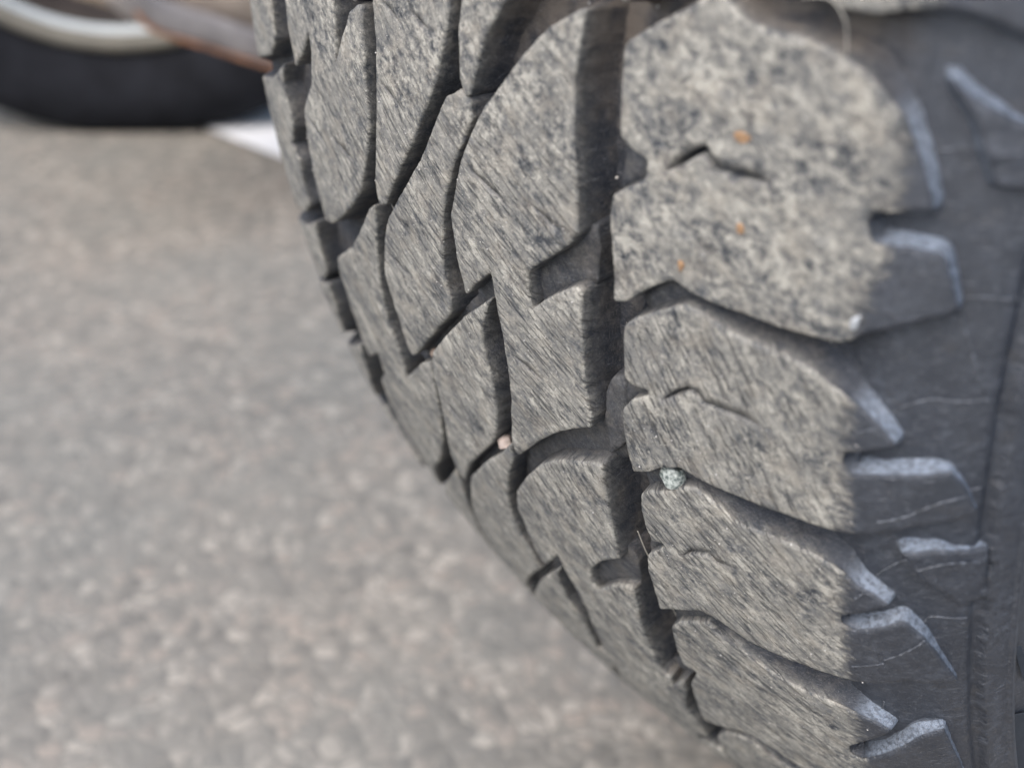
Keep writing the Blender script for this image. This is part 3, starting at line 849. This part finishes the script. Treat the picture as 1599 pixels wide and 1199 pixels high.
# ------------------------------------------------------------------ ground
def ground_material():
    m, nt, b = new_mat("exposed_aggregate")
    k = NB(nt)
    tc = k.n('ShaderNodeTexCoord').outputs['Object']
    wob = k.n('ShaderNodeVectorMath', operation='ADD')
    k.put(wob.inputs[0], tc)
    nz = k.n('ShaderNodeTexNoise'); k.put(nz.inputs['Vector'], tc); nz.inputs['Scale'].default_value = 60
    sc_ = k.n('ShaderNodeVectorMath', operation='SCALE'); k.put(sc_.inputs[0], nz.outputs['Color']); sc_.inputs['Scale'].default_value = .012
    k.put(wob.inputs[1], sc_.outputs[0])
    vec = wob.outputs[0]
    vo = k.n('ShaderNodeTexVoronoi'); k.put(vo.inputs['Vector'], vec); vo.inputs['Scale'].default_value = 105
    vd = k.n('ShaderNodeTexVoronoi', feature='DISTANCE_TO_EDGE'); k.put(vd.inputs['Vector'], vec); vd.inputs['Scale'].default_value = 105
    sp = k.n('ShaderNodeSeparateColor'); k.put(sp.inputs[0], vo.outputs['Color'])
    stone = k.ramp(sp.outputs[0], [(0, (.135, .133, .124)), (.22, (.18, .177, .165)), (.42, (.255, .245, .224)), (.58, (.30, .267, .237)), (.70, (.19, .187, .175)), (.85, (.335, .317, .288)), (1, (.385, .365, .33))])
    stone = k.mix(k.math('MULTIPLY', k.noise(tc, 400, 4), .35), stone, (.2, .19, .18))
    gap = k.range(vd.outputs['Distance'], .02, .13)
    col = k.mix(gap, (.19, .185, .17), stone)
    big = k.noise(tc, 7, 4, .6)
    col = k.mix(k.range(big, .42, .68, 0, .5), col, (.19, .195, .185))
    lb = k.noise(tc, 3.0, 3, .5)
    col = k.mix(1.0, col, k.ramp(lb, [(.35, (.88, .87, .83)), (.65, (1.14, 1.07, .98))]), 'MULTIPLY')
    k.put(b.inputs['Base Color'], col)
    b.inputs['Roughness'].default_value = .85
    k.put(b.inputs['Normal'], k.bump(k.range(vd.outputs['Distance'], 0, .3), .001, .5))
    return m
GM = ground_material()
def sheet(name, pts, z, mat):
    return mesh_obj(name, [(x, y, z) for x, y in pts], [list(range(len(pts)))], mat, smooth=False)
g = sheet('ground', [(-60, -60), (60, -60), (60, 60), (-60, 60)], 0, GM)
g['kind'] = 'structure'
WP = simple_mat("plain_white", (.82, .83, .84), .6, noise_amt=.12, scale=40)
d = Vector((.15, .024)).normalized(); nrm2 = Vector((-d.y, d.x))
o0 = Vector((-.94, .014))
c = [o0 + d * 2.2, o0 - d * 3.0]
g = sheet('white_strip', [c[1], c[0], c[0] + nrm2 * .6, c[1] + nrm2 * .6], .004, WP)  # flat white strip lying just above the ground
g['kind'] = 'structure'

# ------------------------------------------------------------------ wheel on the far side
FAR = empty('far_wheel', (-1.139, .007, .352), (0, 0, math.radians(-37.7)))
tag(FAR, "blurred dark wheel on the far side of the vehicle, seen from inside", "wheel")
DT = simple_mat("dark_dusty_rubber", (.014, .015, .019), .9, 0.0, .15, noise_amt=.4, scale=25)
R_ = .366
pr = [(-.10, .262), (-.125, .29), (-.13, .315), (-.118, .352), (-.10, R_ - .006), (-.05, R_), (.05, R_), (.092, R_ - .004), (.112, .354), (.124, .322), (.12, .29), (.106, .272), (.098, .26)]
V, F = lathe(pr, 96)
V = np.array(V)
V[:, 2] = np.maximum(V[:, 2], -.3500)
mesh_obj('tyre', V, F, DT, FAR)
RM = simple_mat("dusty_alloy", (.15, .14, .115), .6, .2, scale=20)
AL = simple_mat("bright_alloy", (.30, .33, .34), .45, .3, noise_amt=.1, scale=20)
DK = simple_mat("dark_brake_metal", (.05, .04, .035), .7, .3, scale=30)
V, F = lathe([(.096, .262), (.106, .266), (.112, .259), (.108, .251), (.100, .247)], 96)
mesh_obj('rim_lip', V, F, RM, FAR)
V, F = lathe([(.100, .247), (.098, .243), (.096, .239)], 96)
mesh_obj('rim_flange', V, F, AL, FAR)
V, F = lathe([(.096, .239), (.06, .225), (.0, .218), (-.07, .225), (-.1, .258)], 96)
mesh_obj('rim_barrel', V, F, DK, FAR)
for i in range(6):
    a = 2 * math.pi * (i + .12) / 6
    bm = bmesh.new()
    bmesh.ops.create_cube(bm, size=1)
    for v in bm.verts:
        wdt = .045 if v.co.z > 0 else .07
        v.co = Vector((-.085 + v.co.x * .03, v.co.y * wdt, .14 + v.co.z * .20))
    bmesh.ops.bevel(bm, geom=list(bm.edges), offset=.006, segments=2, affect='EDGES')
    me = bpy.data.meshes.new('spoke'); bm.to_mesh(me); bm.free(); me.materials.append(AL)
    o = bpy.data.objects.new('spoke', me); C.objects.link(o); o.parent = FAR; o.rotation_euler = (a, 0, 0)
V, F = lathe([(.0, .002), (.03, .002), (.03, .165), (.015, .168), (.0, .165), (.0, .002)], 64)
mesh_obj('brake_disc', V, F, DK, FAR)

# ------------------------------------------------------------------ axle of the vehicle, with its control arm
AX = empty('front_axle', (-.75, -.02, .36))
tag(AX, "dusty tan axle housing with a rust-edged steel arm below it, at the top left", "axle")
TN = simple_mat("dusty_tan_casting", (.62, .50, .39), .8, noise_amt=.45, scale=14, bump=.003)
GR = simple_mat("grey_brown_steel", (.42, .38, .355), .75, .1, noise_amt=.35, scale=18, bump=.001)
RU = simple_mat("rusty_edge", (.45, .22, .12), .85, noise_amt=.5, scale=60)
def sweep_yz(path, half_x, half_h, x0, mat, name, parent, top=None, lump=0.0, seed=1, sides=20):
    """rounded bar following (y,z) points, section superellipse half_x by half_h, in world space"""
    q = bez(path, 8)
    V = []; F = []
    n = len(q)
    T = np.gradient(q, axis=0); T /= np.linalg.norm(T, axis=1, keepdims=True)
    for i in range(n):
        endf = 1.0
        e = min(i, n - 1 - i) / 3.0
        if e < 1: endf = .55 + .45 * math.sqrt(e)
        for k in range(sides):
            a = 2 * math.pi * k / sides
            ca, sa = math.cos(a), math.sin(a)
            cx = math.copysign(abs(ca) ** .5, ca) * half_x * endf
            ch = math.copysign(abs(sa) ** .5, sa) * half_h * endf
            r = 1 + lump * float(fbm(np.array([i * .15]), np.array([k * .3]), seed)[0])
            y = q[i][0] - T[i][1] * ch * r; z = q[i][1] + T[i][0] * ch * r
            V.append((x0 + cx * r - parent.location.x, y - parent.location.y, z - parent.location.z))
    for i in range(n - 1):
        for k in range(sides):
            F.append([i * sides + k, (i + 1) * sides + k, (i + 1) * sides + (k + 1) % sides, i * sides + (k + 1) % sides])
    F.append(list(range(sides))); F.append([(n - 1) * sides + k for k in range(sides)][::-1])
    return mesh_obj(name, V, F, mat, parent)
arm = sweep_yz([(-.170, .232), (-.145, .203), (-.10, .181), (-.045, .155), (.03, .125), (.12, .10)], .022, .0135, -.75, GR, 'control_arm', AX, lump=.1)
sweep_yz([(-.160, .208), (-.143, .187), (-.10, .166), (-.045, .140), (.03, .110), (.12, .085)], .024, .0022, -.75, RU, 'rusty_flange', AX)
fl = [o for o in C.objects if o.name.startswith('rusty_flange')][0]
fl.parent = arm      # built in the same frame as the arm
sweep_yz([(-.20, .315), (-.13, .272), (-.04, .237), (.06, .207), (.2, .18)], .05, .075, -.80, TN, 'axle_housing', AX, lump=.12, seed=4)

# arch added out of view to shade the top of the tyre and the ground
VB = empty('shade_arch', (-.6, .6, .62))
tag(VB, "black plastic arch added above the near tyre to shade it, out of the picture", "wheel arch")
BK = simple_mat("shade_arch_black", (.03, .03, .03), .8, noise_amt=.3, scale=10)
V = []; F = []
N_ = 28
for i in range(N_ + 1):
    a = math.radians(58 + (160 - 58) * i / N_)
    for x, r in ((-.16, .50), (.07, .50), (.08, .505), (.08, .53), (.07, .535), (-.16, .535)):
        V.append((x + .6, -r * math.cos(a) - .6, r * math.sin(a) + HUB[2] - .62))
for i in range(N_):
    for k in range(6):
        F.append([i * 6 + k, i * 6 + (k + 1) % 6, (i + 1) * 6 + (k + 1) % 6, (i + 1) * 6 + k])
F.append(list(range(6))); F.append([N_ * 6 + k for k in range(6)][::-1])
mesh_obj('shade_arch_liner', V, F, BK, VB)
